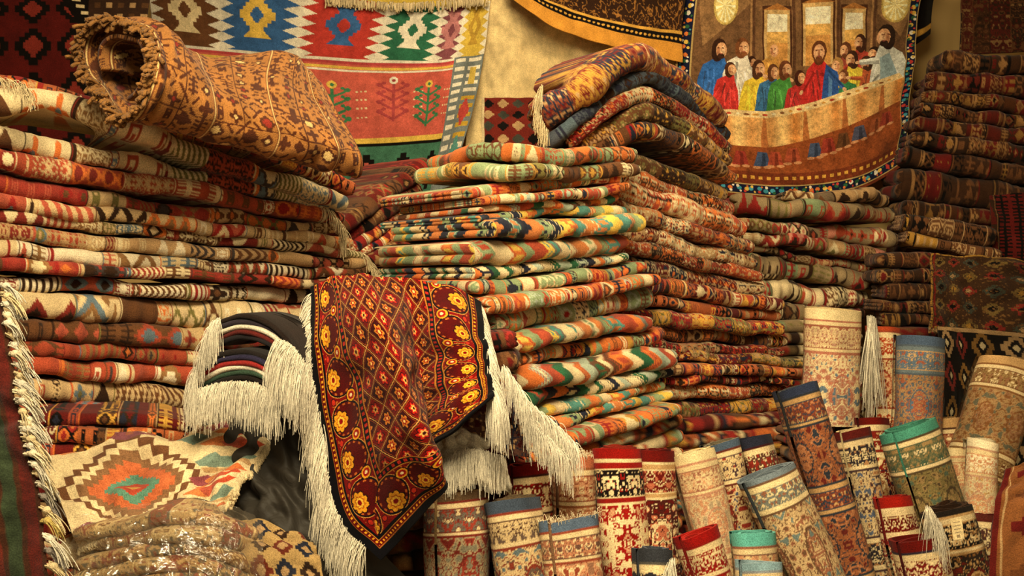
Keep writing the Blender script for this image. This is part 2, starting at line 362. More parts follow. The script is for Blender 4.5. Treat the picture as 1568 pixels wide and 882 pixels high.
Gc=np.concatenate([G[:,-2:],G,G[:,:3]],1).transpose(1,0,2); nr=200
tt=2+np.linspace(0,8,nr,endpoint=False); V=cr(Gc,nr,t=tt).transpose(1,0,2)
ds=np.r_[0,np.cumsum(np.linalg.norm(np.diff(V[:,nr//8],axis=0),axis=1))]
dr_=np.linalg.norm(np.diff(V,axis=1),axis=2); vv=np.concatenate([np.zeros((320,1)),np.cumsum(dr_,axis=1)],1)
cent=V.mean(1,keepdims=True); nrm=(V-cent); nrm/=np.linalg.norm(nrm,axis=2)[...,None]
V=V+nrm*(.007*smooth(320,nr,8,np.random.default_rng(5)))[...,None]
acc=Acc(); acc.grid(V,look(MD,ds[:,None]+0*vv,vv,.0036),wrap=True)
f=np.repeat(V[0][::2],4,0); tn=(V[0]-V[12]).mean(0); tn/=np.linalg.norm(tn)
strands(acc,f+np.random.default_rng(2).normal(0,.003,f.shape),np.tile(tn,(len(f),1))+np.random.default_rng(1).normal(0,.45,(len(f),3)),np.full(len(f),.03),.0012,L(144,98,46),4,g=.5)
cE=V[-1].mean(0); acc.grid(cE+(V[-1]-cE)[None]*np.linspace(1,.02,12)[:,None,None]+(V[-1]-V[-8]).mean(0)*np.sqrt(1-np.linspace(1,.02,12)**2)[:,None,None]*.6,look(MD,np.linspace(0,.1,12)[:,None]+0*vv[-1][None],vv[-1][None]+0*np.zeros((12,1))),wrap=True)
c0=V.mean(1,keepdims=True); W_=c0+(V-c0)*.62; W_=W_[4:120]
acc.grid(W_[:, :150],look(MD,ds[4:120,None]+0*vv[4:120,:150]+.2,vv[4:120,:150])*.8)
acc.obj('folded_mustard_rug',WOOL,solid=.012)

# ================================================================== PILE BETWEEN
acc=Acc()
pile(acc,10,[(505,345,4.15),(500,560,4.1)],[(650,240,4.5),(660,500,4.45)],.35,dredD+[redD[1]],15)
acc.obj('folded_rug_stack',WOOL)

# ================================================================== CENTRE PILE
acc=Acc()
pile(acc,17,[(750,285,3.36),(756,345,3.28),(765,480,3.25),(775,600,3.22),(790,715,3.2)],[(968,256,3.72),(964,340,3.7),(1000,440,3.7),(1030,560,3.7),(1045,628,3.7)],.56,cenD,27,jit=1.6,amp=1.3)
rng=np.random.default_rng(5)
rug(acc,[P(636,272,3.72),P(700,258,3.55),P(780,262,3.38),P(860,262,3.5),P(972,258,3.75)],.055,.055,.42,bands(3,[olive,brown,sage],[dbrown,cream,must,brown],wr=(10,30)),rng=rng,amp=1.6)
rug(acc,[P(650,248,3.74),P(740,228,3.5),P(840,236,3.5),P(975,236,3.75)],.06,.06,.45,bands(2,[sage,cream,orange],[orange,rust,cream,brown,sage]),rng=rng,amp=1.6)
acc.obj('folded_kilim_stack',WOOL)

# ================================================================== RIGHT-CENTRE PILE
acc=Acc()
pile(acc,17,[(925,205,3.86),(925,320,3.86),(935,440,3.86),(960,550,3.86),(985,645,3.86)],[(1128,282,4.28),(1160,392,4.28),(1188,474,4.28),(1218,560,4.28),(1234,628,4.28)],.45,perD+redD,33,jit=1.3,amp=1.1)
rng=np.random.default_rng(8)
rug(acc,[P(900,232,3.88),P(985,196,3.9),P(1050,214,4.05),P(1130,272,4.25)],.07,.06,.43,redD[4],rng=rng)
rug(acc,[P(890,216,3.88),P(985,170,3.9),P(1050,190,4.05),P(1122,246,4.25)],.07,.06,.42,perD[3],rng=rng)
rug(acc,[P(870,214,3.82),P(925,172,3.82),P(985,142,3.9),P(1050,166,4.05),P(1120,226,4.25)],.065,.06,.4,perD[6],rng=rng)
rug(acc,[P(832,220,3.78),P(905,168,3.78),P(985,116,3.9),P(1050,144,4.05),P(1116,206,4.25)],.05,.06,.4,bands(9,[L(70,76,84),bluegr*.6],[dbrown,bluegr*.7,navy,navy]),rng=rng)
rug(acc,[P(824,168,3.72),P(900,130,3.72),P(985,84,3.85),P(1045,112,4.0),P(1110,180,4.2)],.12,.085,.4,persian(77,[L(132,66,38),dred,gold*.7,navy,tan],s=1.5),rng=rng)
fringe_px(acc,[(830,130,3.68),(824,165,3.68),(838,205,3.68)],(-.2,-.4,-.6),.07,170,6,col=cream)
acc.obj('folded_rug_stack',WOOL)

# ================================================================== RIGHT MID PILE
acc=Acc()
pile(acc,6,[(1128,335,4.8),(1150,380,4.8),(1190,490,4.8)],[(1378,352,5.0),(1372,400,5.0),(1350,440,5.0),(1320,490,5.0)],.4,greyD,41,jit=2,fine=.0045,amp=2)
rng=np.random.default_rng(81)
rug(acc,[P(1130,312,4.8),P(1215,315,4.78),P(1290,322,4.85),P(1372,326,4.98)],.09,.08,.38,greyD[1],rng=rng,amp=2)
rug(acc,[P(1205,296,4.85),P(1260,303,4.84),P(1310,296,4.88),P(1366,306,4.98)],.05,.07,.38,bands(17,[L(120,100,76),tan],[cream,brown,dbrown],wr=(20,40),twr=(16,30),nm=1),rng=rng,amp=2)
acc.obj('folded_rug_stack',WOOL)
# ================================================================== FAR RIGHT PILES
acc=Acc()
pile(acc,9,[(1458,72,5.1),(1432,130,5.1),(1408,190,5.1),(1388,235,5.1),(1388,335,5.1)],[(1640,80,5.0),(1640,350,5.0)],.35,darkD,55,fine=.005,jit=.7,amp=1.3)
acc.obj('folded_rug_stack',WOOL)
acc=Acc()
pile(acc,2,[(1388,322,4.85),(1392,372,4.85)],[(1520,345,4.8),(1530,400,4.8)],.2,[bands(91,[must*.8,brown],[tan,dbrown,black])],56,to_floor=False,jit=.4)
pile(acc,5,[(1362,385,4.72),(1362,500,4.72)],[(1432,385,4.72),(1432,500,4.72)],.2,dredD+darkD,57)
pile(acc,6,[(1434,400,4.75),(1434,600,4.75)],[(1530,405,4.72),(1530,600,4.72)],.2,darkD,58)
acc.obj('folded_rug_stack',WOOL)

# ================================================================== SUPPORT PILE UNDER THE DRAPED CARPETS
acc=Acc()
pile(acc,6,[(300,620,3.02),(300,800,3.02)],[(790,500,3.12),(790,720,3.08)],.2,dredD+darkD,61,jit=.3)
acc.obj('folded_rug_stack',WOOL)
acc=Acc()
pile(acc,3,[(20,630,2.9),(20,705,2.85)],[(300,640,3.05),(300,705,3.02)],.3,[redD[5],redD[2],leftD[7]],62,jit=.3)
acc.obj('folded_rug_stack',WOOL)

# ================================================================== HANGING KILIM (wall)
def canv(w,h,bg): c=np.zeros((h,w,3)); c[:]=bg; return c
def poly(c,pts,col):
    H,W,_=c.shape; pts=np.array(pts,float)
    x0,x1=int(max(0,pts[:,0].min()-1)),int(min(W,pts[:,0].max()+2)); y0,y1=int(max(0,pts[:,1].min()-1)),int(min(H,pts[:,1].max()+2))
    if x1<=x0 or y1<=y0: return
    X,Y=np.meshgrid(np.arange(x0,x1)+.5,np.arange(y0,y1)+.5); ins=np.zeros(X.shape,bool); n=len(pts)
    for i in range(n):
        xa,ya=pts[i]; xb,yb=pts[(i+1)%n]
        if ya==yb: continue
        cnd=((ya>Y)!=(yb>Y))&(X<(xb-xa)*(Y-ya)/(yb-ya)+xa); ins^=cnd
    c[y0:y1,x0:x1][ins]=col
def rect(c,x0,y0,x1,y1,col): poly(c,[(x0,y0),(x1,y0),(x1,y1),(x0,y1)],col)
def ell(c,x,y,a,b,col,rot=0):
    t=np.linspace(0,2*np.pi,24); ex=a*np.cos(t); ey=b*np.sin(t)
    poly(c,np.stack([x+ex*np.cos(rot)-ey*np.sin(rot),y+ex*np.sin(rot)+ey*np.cos(rot)],1),col)
def sdia(c,x,y,a,b,col,n=4):
    for i in range(n):
        f=(i+.5)/n; hw=a*(1-f)+a/n*.5; 
        rect(c,x-hw,y-b*(f+.5/n),x+hw,y+b*(f+.5/n),col)
rg=np.random.default_rng(12)
K=canv(960,620,coral)
cw=[(0,170,brown,cream),(170,350,L(50,95,150),yellow),(350,540,L(184,48,34),L(50,95,150)),(540,700,L(44,104,76),white),(700,800,mauve,L(190,120,120)),(800,960,L(210,176,60),L(176,138,44))]
for a,b,c1,c2 in cw:
    rect(K,a,0,b,190,c1)
    for j in range(7): 
        y=j*28; 
        poly(K,[(a,y),(a+34,y+14),(a,y+28)],white); poly(K,[(b,y),(b-34,y+14),(b,y+28)],white)
    m=(a+b)/2; sdia(K,m,95,40,48,c2,5); poly(K,[(m-32,38),(m+32,38),(m,75)],c2); poly(K,[(m-32,152),(m+32,152),(m,115)],c2); sdia(K,m,95,15,20,c1)
for j,(y,cc) in enumerate([(0,white),(190,white),(198,L(180,60,60)),(212,yellow),(222,white)]): rect(K,0,y,800,y+ (8 if j else 10),cc)
rect(K,0,0,960,20,L(210,176,60))
for i,x in enumerate([90,270,430,590,700]):
    g=[L(60,120,80),L(160,60,60)][i%2]; y=330 if i%2 else 350
    rect(K,x-4,y-70,x+4,y+80,g)
    for j in range(4):
        yy=y-50+j*34
        for sx in(-1,1):
            poly(K,[(x,yy+16),(x+sx*34,yy-6),(x+sx*34,yy+4),(x,yy+26)],g); ell(K,x+sx*38,yy-6,9,8,g); ell(K,x+sx*26,yy-14,6,6,g)
    ell(K,x,y-75,12,14,white if i%2 else yellow); ell(K,x,y-75,5,6,g)
    for j in range(12): rect(K,x+60+(j%3)*12,300+(j//3)*30,x+66+(j%3)*12,306+(j//3)*30,cream)
rect(K,0,455,960,470,yellow); rect(K,0,470,960,478,black); rect(K,0,478,960,620,L(64,112,88))
for i in range(8): sdia(K,60+i*115,550,44,52,black); sdia(K,60+i*115,550,24,30,[yellow,coral,cream][i%3])
rect(K,790,190,960,620,L(116,124,122))
for j in range(14):
    y=195+j*30; rect(K,800,y,850,y+14,white); rect(K,870,y,950,y+14,[white,L(190,150,40),white][j//5%3])
rect(K,890,230,930,300,L(200,170,70)); sdia(K,905,400,30,44,L(180,60,50)); sdia(K,905,520,30,44,teal)
K*=(.9+.05*smooth(620,960,2,rg))[...,None]
gr=[[(225,-45,5.45),(380,-35,5.42),(560,-10,5.40),(690,0,5.42),(752,-8,5.45)],
    [(240,75,5.42),(380,85,5.36),(540,100,5.38),(670,100,5.36),(740,90,5.40)],
    [(260,170,5.42),(390,185,5.38),(540,190,5.32),(660,185,5.38),(722,175,5.36)],
    [(280,290,5.42),(400,310,5.36),(540,310,5.36),(640,300,5.34),(690,285,5.36)]]
acc=Acc(); acc.grid(sheet(gr,460,300,.014,.09,3),samp(K,460,300))
fringe_px(acc,[(500,-2,5.38),(620,6,5.38),(745,-2,5.40)],(0,-.2,.3),.06,220,9,col=cream,g=1.)
acc.obj('hanging_kilim',WOOL,solid=.008)
# ---------------- dark red rug top left
K=canv(400,300,dred*.8)
for i in range(6):
    for j in range(5): sdia(K,40+i*75,30+j*65,32,28,black); sdia(K,40+i*75,30+j*65,18,16,L(140,44,30)); 
poly(K,[(200,0),(250,0),(420,300),(370,300)],black)
for j in range(22): x=222+j*8; y=j*14; rect(K,x-2,y,x+12,y+7,cream)
poly(K,[(0,200),(20,180),(200,300),(160,300)],cream)
rect(K,290,0,400,300,L(60,40,28))
for j in range(12):
    for i in range(5): rect(K,300+i*22,j*26,312+i*22,j*26+12,[tan,L(90,60,35)][(i+j)%2])
acc=Acc(); acc.grid(sheet([[(-120,-60,4.9),(60,-50,4.9),(235,-40,4.9)],[(-120,60,4.85),(60,60,4.85),(225,60,4.85)],[(-120,230,4.9),(60,240,4.88),(240,240,4.9)]],220,170,.004,.1,1),samp(K,220,170))
acc.obj('hanging_dark_red_rug',WOOL,solid=.01)
# ---------------- beige cloth
K=canv(300,260,L(226,198,138))
K*=(1+.05*smooth(260,300,2,rg))[...,None]
acc=Acc(); acc.grid(sheet([[(715,-40,5.55),(770,-40,5.5),(830,-40,5.56),(900,-40,5.5),(1070,-40,5.56)],[(722,60,5.52),(770,60,5.45),(830,70,5.54),(900,80,5.46),(1070,70,5.54)],[(712,240,5.52),(770,250,5.46),(830,250,5.54),(900,250,5.46),(1070,250,5.54)]],200,160,.004,.05,2),samp(K,200,160))
acc.obj('hanging_beige_cloth',WOOL,solid=.006)
# ---------------- dark cloth with golden border swagged above
K=canv(520,200,L(52,32,20)); n=smooth(200,520,3,rg); K[np.abs(n)<.25]=L(150,98,38)
K[118:126]=gold; K[126:150]=black
for i in range(40): ell(K,7+i*13,138,4,4,gold)
K[150:200]=L(208,140,38)
acc=Acc(); acc.grid(sheet([[(760,-90,5.35),(860,-60,5.32),(960,-60,5.32),(1055,-60,5.35)],[(770,-45,5.33),(860,0,5.28),(960,25,5.28),(1045,35,5.33)],[(775,-8,5.33),(850,42,5.26),(940,72,5.26),(1045,96,5.33)]],260,110,.004,.06,4),samp(K,260,110))
acc.obj('hanging_gold_bordered_cloth',WOOL,solid=.008)

# ================================================================== LAST SUPPER TAPESTRY
sc=3; K=canv(370*sc,320*sc,L(150,108,66)); ox,oy=1035,-15
def q(x,y): return ((x-ox)*sc,(y-oy)*sc)
def RQ(x0,y0,x1,y1,c): rect(K,*q(x0,y0),*q(x1,y1),c)
def EQ(x,y,a,b,c,rot=0): ell(K,*q(x,y),a*sc,b*sc,c,rot)
def PQ(pts,c): poly(K,[q(*p) for p in pts],c)
RQ(1035,-15,1405,180,L(110,78,50)); PQ([(1060,-15),(1405,-15),(1380,60),(1330,5),(1150,5),(1075,70)],L(146,108,68))
RQ(1150,0,1345,100,L(128,92,58))
for x in(1152,1214,1284,1340): RQ(x-4,0,x+4,110,L(96,64,42)); RQ(x-4,0,x-1,110,L(168,124,76))
for x0,y0,x1,y1 in[(1172,18,1207,98),(1232,8,1275,95),(1294,18,1325,92)]:
    RQ(x0-5,y0-8,x1+5,y1,L(80,48,30)); RQ(x0-2,y0-2,x1+2,y1,L(208,168,104)); RQ(x0+2,y0+4,x1-2,y0+28,L(250,240,206)); RQ(x0+2,y0+28,x1-2,y1,L(226,174,88)); RQ(x0+2,y0+44,x1-2,y1,L(206,144,68)); PQ([(x0-4,y0-2),((x0+x1)/2,y0-11),(x1+4,y0-2)],L(176,114,50))
for x in(1108,1370):
    EQ(x,10,20,28,L(206,176,90)); EQ(x,10,17,25,L(228,204,124))
    for t in np.linspace(0,6.28,14): PQ([(x,10),(x+16*np.cos(t),10+24*np.sin(t)),(x+16*np.cos(t+.18),10+24*np.sin(t+.18))],L(252,244,190))
def robe(x,y,s,rc,lean,yb,rr):
    sh=16*s
    tx=x-lean*7
    PQ([(x-5*s,y+9*s),(x+5*s,y+9*s),(tx+sh*.8,y+17*s),(tx+sh*1.1,y+32*s),(tx+sh*1.3,yb),(tx-sh*1.3,yb),(tx-sh*1.1,y+32*s),(tx-sh*.8,y+17*s)],rc)
    for k in range(11):
        a=rr.uniform(-1,1); b=a+rr.uniform(-.5,.5); w=rr.uniform(.05,.18); c_=np.clip(rc*rr.choice([.35,.55,1.6,1.35])+(.015),0,1)
        y0=y+rr.uniform(16,40)*s; y1=min(yb,y0+rr.uniform(12,45)*s)
        PQ([(tx+sh*a*.8,y0),(tx+sh*(a*.8+w),y0+1),(tx+sh*(b+w*.6),y1),(tx+sh*b,y1)],c_)
def head(x,y,s,hc,look_,beard,halo=False):
    if halo: EQ(x,y,14*s,15*s,L(206,160,84)); EQ(x,y,12*s,13*s,L(190,140,76))
    EQ(x-look_*1.2,y-1,8.6*s,11*s,hc); EQ(x-look_*3*s,y+5*s,6.5*s,9*s,hc)
    sk=L(216,158,110); EQ(x+look_*1.6*s,y+1*s,6.2*s,8.6*s,sk); EQ(x+look_*3.2*s,y+1*s,2.6*s,5*s,L(234,186,138)); EQ(x-look_*2.0*s,y+2*s,1.8*s,5*s,L(178,118,80))
    PQ([(x-4*s,y-2*s),(x-1*s,y-2.4*s),(x-1*s,y-1.2*s),(x-4*s,y-.8*s)],L(110,66,44)); PQ([(x+1.5*s,y-2.4*s),(x+4.6*s,y-2*s),(x+4.6*s,y-.8*s),(x+1.5*s,y-1.2*s)],L(110,66,44))
    PQ([(x+look_*1.5*s-.6*s,y-1*s),(x+look_*1.5*s+.6*s,y-1*s),(x+look_*2.6*s,y+3*s)],L(184,124,84))
    if beard: EQ(x+look_*1.2*s,y+7.4*s,4.0*s,3.4*s,hc*1.3); 
    EQ(x+look_*1.6*s,y+4.6*s,1.8*s,.7*s,L(160,80,64))
def arm(x0,y0,x1,y1,w,c_):
    d=np.array([x1-x0,y1-y0],float); l=np.linalg.norm(d); n_=np.array([-d[1],d[0]])/l*w
    PQ([(x0+n_[0],y0+n_[1]),(x1+n_[0]*.7,y1+n_[1]*.7),(x1-n_[0]*.7,y1-n_[1]*.7),(x0-n_[0],y0-n_[1])],c_); PQ([(x0,y0),(x1,y1),(x1-n_[0]*.7,y1-n_[1]*.7),(x0-n_[0],y0-n_[1])],c_*.55)
    EQ(x1+d[0]/l*3,y1+d[1]/l*3,3.8,2.6,L(228,174,126),math.atan2(d[1],d[0]))
rr=np.random.default_rng(44)
def ty(x): return 172-max(0,x-1170)*.20
figs=[(1183,72,1.1,L(206,146,60),L(190,140,70),1,0),(1296,76,1.1,L(150,66,50),L(96,56,34),-1,1),(1318,66,1.1,L(176,60,40),L(70,40,26),-1,1),(1340,84,1.0,L(130,100,70),L(50,34,24),-1,1),(1152,92,.9,L(150,60,44),L(60,34,22),1,1),
 (1102,74,1.4,L(34,92,166),L(56,34,24),1,1),(1137,70,1.3,L(226,216,196),L(120,70,36),1,1),(1119,104,1.0,L(190,36,28),L(70,40,24),1,0),
 (1162,100,1.2,L(236,200,40),L(80,48,30),1,1),(1184,104,1.05,L(54,108,156),L(100,60,36),1,0),(1203,100,1.2,L(70,140,60),L(106,60,34),1,1),(1226,112,1.0,L(182,36,32),L(70,36,24),1,0),
 (1255,76,1.45,L(200,28,22),L(100,56,30),0,1),(1283,98,1.1,L(46,88,160),L(170,126,66),-1,0),(1306,90,1.2,L(224,194,50),L(66,40,28),-1,1),(1292,116,.9,L(56,126,76),L(120,70,40),-1,1),(1328,98,1.05,L(190,90,46),L(66,44,30),-1,1),
 (1357,58,1.6,L(216,218,208),L(50,34,24),-1,1)]
for i,(x,y,s,rc,hc,lk,bd) in enumerate(figs):
    yb=ty(x)+2; robe(x,y,s,rc,lk,yb,rr)
    if i%2==0 or s>1.1: arm(x+lk*6*s,y+24*s,x+(lk if lk else 1)*24*s,y+(34+rr.uniform(-14,10))*s,3.6*s,np.clip(rc*1.15,0,1))
    head(x,y,s*.95,hc,lk,bd,halo=False)
PQ([(1266,94),(1284,108),(1284,146),(1270,158),(1258,148),(1262,116)],L(40,82,154)); PQ([(1270,104),(1276,110),(1274,146),(1268,154)],L(84,134,196))
arm(1246,104,1228,132,4,L(196,36,30)); arm(1268,104,1292,134,4,L(46,86,154))
PQ([(1348,92),(1364,84),(1378,120),(1366,140),(1350,128)],L(150,176,186))
PQ([(1060,ty(1060)-6),(1170,ty(1170)-7),(1382,ty(1382)-8),(1390,ty(1390)+6),(1170,ty(1170)+6),(1060,ty(1060)+6)],L(236,202,140))
for i in range(92):
    x=1058+i*3.65; f_=.5+.5*math.sin(i*.55)*math.cos(i*.13+1); c_=L(202,126,50)*(1-f_)+L(240,196,120)*f_
    PQ([(x,ty(x)+4),(x+4,ty(x+4)+4),(x+4,ty(x+4)+50),(x,ty(x)+50)],c_)
for i in range(5): x=1105+i*62; PQ([(x,ty(x)+4),(x+4,ty(x)+4),(x+9,ty(x)+52),(x-3,ty(x)+52)],L(184,108,50))
for i in range(24): x=1066+i*13; EQ(x,ty(x)-1,rr.uniform(2.5,5),1.8,[L(180,60,30),L(250,236,190),L(130,80,40),L(210,150,60)][i%4])
PQ([(1050,ty(1060)+52)]+[(x,ty(x)+50) for x in range(1060,1400,10)]+[(1400,300),(1050,300)],L(142,70,26))
for x,c_ in[(1110,rust),(1134,L(150,50,34)),(1165,L(66,84,120)),(1185,rust),(1210,L(166,72,40)),(1245,L(66,80,110)),(1266,L(156,54,34)),(1290,brown),(1316,L(76,78,100)),(1344,L(166,84,42)),(1364,L(146,54,34))]:
    b=ty(x)+80; PQ([(x-12,b),(x-7,b-22),(x+7,b-22),(x+13,b)],c_); PQ([(x-1,b),(x,b-20),(x+4,b-20),(x+6,b)],c_*.5); EQ(x-7,b+2,6,2.4,L(196,134,88)); EQ(x+8,b+1,6,2.4,L(196,134,88))
RQ(1035,262,1405,320,L(114,50,20))
for i in range(30):
    x=1040+i*12; RQ(x,268,x+6,273,gold)
K*=(1.0+.10*smooth(320*sc,370*sc,5,rr)+.11*smooth(320*sc,370*sc,1.6,rr))[...,None]; K=np.clip(K,0,1)
rgb_=np.random.default_rng(2); dots=[L(200,50,40),yellow,L(60,150,170),white,green,orange]
def bord(p0,p1,w,n):
    p0=np.array(p0,float); p1=np.array(p1,float); d=(p1-p0)/np.linalg.norm(p1-p0); nn=np.array([-d[1],d[0]])*w/2
    PQ([p0+nn*1.3,p1+nn*1.3,p1-nn*1.3,p0-nn*1.3],L(180,150,90)); PQ([p0+nn,p1+nn,p1-nn,p0-nn],L(24,30,56))
    for i in range(n):
        c=p0+(p1-p0)*(i+.5)/n; EQ(c[0]+rgb_.normal(0,1.5),c[1]+rgb_.normal(0,1),3.6,3.2,dots[rgb_.integers(6)]); c2=c+nn*.55*(1 if i%2 else -1); EQ(*c2,2.2,2.2,dots[rgb_.integers(6)]); c3=c-nn*.6*(1 if i%2 else -1)+d*4; EQ(*c3,1.6,1.6,dots[rgb_.integers(6)])
bord((1048,-15),(1048,300),18,30); bord((1035,290),(1405,290),14,34); bord((1397,-15),(1397,300),12,30)
gr=[[(1048,-18,5.40),(1130,-18,5.36),(1220,-18,5.34),(1310,-18,5.36),(1412,-18,5.40)],
    [(1034,90,5.38),(1128,95,5.32),(1220,98,5.34),(1310,92,5.30),(1400,85,5.36)],
    [(1034,190,5.38),(1126,200,5.30),(1222,205,5.34),(1312,192,5.28),(1392,165,5.34)],
    [(1045,290,5.36),(1130,302,5.30),(1225,306,5.32),(1312,292,5.28),(1386,252,5.32)]]
acc=Acc(); acc.grid(sheet(gr,560,480,.006,.06,6),samp(K,560,480)); acc.obj('last_supper_tapestry',WOOL,solid=.008)
K=canv(60,80,L(28,24,22)); K[:, :8]=gold; K[66:72]=gold
acc=Acc(); acc.grid(sheet([[(1396,-40,5.5),(1418,-40,5.48),(1440,-40,5.5)],[(1400,10,5.5),(1415,10,5.47),(1428,5,5.5)],[(1396,72,5.5),(1412,62,5.48),(1424,52,5.5)]],50,60),samp(K,50,60)); acc.obj('hanging_black_cloth',WOOL,solid=.006)
acc=Acc(); D=persian(88,[dbrown,brown,L(86,32,22),L(140,104,62),L(76,46,26)],H=140,s=1.8)
V=sheet([[(1472,-60,5.3),(1560,-60,5.28),(1680,-60,5.3)],[(1472,10,5.28),(1560,10,5.26),(1680,10,5.28)],[(1470,85,5.28),(1560,80,5.24),(1680,80,5.26)]],160,110,.004,.1,5)
acc.grid(V,look(D,V[...,0],V[...,2])*.7); acc.obj('hanging_brown_rug',WOOL,solid=.01)
K=canv(120,200,L(120,34,20)); 
for j in range(8):
    for i in range(5): sdia(K,12+i*26,14+j*26,10,10,[black,tan,L(70,70,60)][(i+j)%3])
K[:, :5]=cream; K[196:]=cream
acc=Acc(); acc.grid(sheet([[(738,150,4.9),(790,150,4.88),(845,150,4.9)],[(738,220,4.88),(790,220,4.86),(845,220,4.88)],[(735,330,4.88),(790,330,4.86),(845,330,4.88)]],120,150,.004,.1,5),samp(K,120,150)*.7); acc.obj('hanging_red_border_rug',WOOL,solid=.01)

# ================================================================== DARK RUGS DRAPED AT RIGHT
K=canv(300,260,L(60,40,24))
for j in range(5):
    for i in range(6): sdia(K,30+i*48,30+j*50,19,18,[L(104,82,42),L(116,34,22),L(60,62,52)][(i+j)%3]); sdia(K,30+i*48,30+j*50,9,8,[black,tan*.6,must*.5][(i*j)%3])
for a in(0,238): K[a:a+6]=must*.55; K[a+8:a+20:3]=tan*.55
K[:, :6]=must*.5; K[:,8:14]=dred
for i in range(30): rect(K,i*10,246,i*10+5,256,tan*.55)
n=smooth(260,300,1.5,rg); K[n>1.1]=dbrown; K[n<-1.3]=L(104,72,38)
acc=Acc(); acc.grid(sheet([[(1425,390,4.68),(1500,395,4.64),(1640,410,4.66)],[(1425,440,4.60),(1500,446,4.58),(1640,455,4.6)],[(1420,510,4.58),(1500,518,4.56),(1640,530,4.58)]],240,170,.012,.1,7),samp(K,240,170)); acc.obj('draped_brown_rug',WOOL,solid=.012)
K=canv(240,200,black)
for j in range(4):
    for i in range(5): sdia(K,24+i*48,25+j*50,20,22,[tan*.45,L(96,30,22),L(104,74,34)][(i+j)%3]); sdia(K,24+i*48,25+j*50,11,13,black); sdia(K,24+i*48,25+j*50,5,6,cream*.45)
K[:6]=tan*.6
acc=Acc(); acc.grid(sheet([[(1436,500,4.54),(1500,505,4.5),(1640,520,4.52)],[(1446,600,4.5),(1510,610,4.46),(1640,620,4.48)],[(1440,720,4.5),(1510,730,4.46),(1640,740,4.48)]],220,200,.012,.1,8),samp(K,220,200)); acc.obj('draped_black_rug',WOOL,solid=.012)
acc=Acc(); D=bands(93,[L(90,26,18),dred],[dbrown,L(120,84,50),black],H=60)
V=sheet([[(1515,300,4.9),(1570,295,4.88),(1640,295,4.9)],[(1518,350,4.86),(1570,350,4.84),(1640,350,4.86)],[(1520,405,4.84),(1570,410,4.82),(1640,410,4.84)]],90,90,.003,.1,9)
acc.grid(V,look(D,V[...,0],V[...,2])*.8); acc.obj('draped_red_rug',WOOL,solid=.012)

# ================================================================== HERO CARPET
cd=[0,-.05,-.20,-.27,.10,-.04,0]
rows=[[(478,442),(500,426),(530,421),(566,422),(612,425),(675,438),(735,466)],
[(478,520),(512,500),(546,478),(590,482),(632,500),(690,503),(742,515)],
[(488,610),(526,590),(572,562),(620,566),(640,560),(697,545),(748,548)],
[(500,700),(542,672),(592,638),(642,642),(646,612),(702,582),(752,574)],
[(520,795),(565,752),(616,708),(664,698),(652,650),(704,616),(756,592)],
[(585,857),(617,822),(652,782),(684,740),(658,690),(706,652),(759,608)]]
rd=[3.08,2.90,2.84,2.80,2.76,2.72]
G=[[(p[0],p[1],rd[i]+cd[j]*([.3,.8,1,1,.8,.5][i])) for j,p in enumerate(r_)] for i,r_ in enumerate(rows)]
nu,nv=500,500
V=sheet(G,nu,nv,.0055,.08,21)
Wm,Hm=.86,.95
u=np.linspace(0,1,nu)[None]*Wm+np.zeros((nv,1)); v=np.linspace(0,1,nv)[:,None]*Hm+np.zeros((1,nu))
dl=u; dr=Wm-u; db=Hm-v; d=np.minimum(np.minimum(dl,dr),db)
along=np.where(db<=np.minimum(dl,dr),u,v)
C=np.zeros((nv,nu,3)); HR=L(128,10,8); DR=L(54,4,8); GO=L(216,146,36)
sp=smooth(nv,nu,1.5,rg)
C[:]=HR
pw,phh=.082,.105
ru=u/pw; rv=v/phh
def cellc(ou,ov): return ((ru+ou)%1)-.5,((rv+ov)%1)-.5
for (ou,ov,odd) in((0,0,0),(.5,.5,1)):
    x,y=cellc(ou,ov); og=np.abs(x)+np.abs(y)
    ins=og<.5; r_=np.hypot(x*1.15,y)
    th_=np.arctan2(y,x*1.15)
    C[ins]=L(108,8,8) if odd else L(56,4,12)
    C[ins&(og>.44)]=L(16,8,16); C[ins&(og>.48)]=L(206,142,74)
    C[ins&(og<.43)&(og>.41)]=L(160,74,30)
    C[ins&(r_<.24+.05*np.cos(6*th_))]=L(16,8,16)
    C[ins&(r_<.20+.045*np.cos(6*th_))]=L(184,34,22) if odd else L(190,110,40)
    C[ins&(r_<.12+.03*np.cos(6*th_))]=L(220,164,84) if odd else L(130,12,10)
    C[ins&(r_<.06)]=DR if odd else L(226,176,100)
m=d<.215; C[m]=HR
m2=(d>.06)&(d<.185); per=.14; sx=(along%per)-per/2
arch=np.hypot(sx/.062,(d-.125)/.062)
C[m2]=L(112,10,8); C[m2&(sp>1.7)]=L(176,92,36); C[m2&(arch<1.045)]=L(206,146,70); C[m2&(arch<1.01)]=L(14,8,16); C[m2&(arch<.92)]=L(78,8,10)
tt_=np.arctan2(d-.125,sx); C[m2&(arch<.9)&(arch>.80)&(np.cos(tt_*14)>.2)]=L(176,88,34)
fx,fy=sx,d-.100; fr_=np.hypot(fx,fy*1.1); ft=np.arctan2(fy,fx); pet=.036*(.76+.24*np.abs(np.cos(4*ft)))
C[m2&(fr_<pet+.004)]=L(26,6,10); C[m2&(fr_<pet)]=GO; C[m2&(fr_<pet*.64)]=L(168,86,20); C[m2&(fr_<pet*.5)]=L(230,176,60); C[m2&(fr_<.009)]=HR
sx2=((along+per/2)%per)-per/2; f2=np.hypot(sx2,(d-.160)*1.2); C[m2&(f2<.024)]=L(24,10,14); C[m2&(f2<.020)]=GO; C[m2&(f2<.014)]=L(150,18,12); C[m2&(f2<.006)]=cream
f3=np.hypot(sx2,(d-.085)*1.2); C[m2&(f3<.013)]=L(24,10,14); C[m2&(f3<.010)]=L(180,44,28)
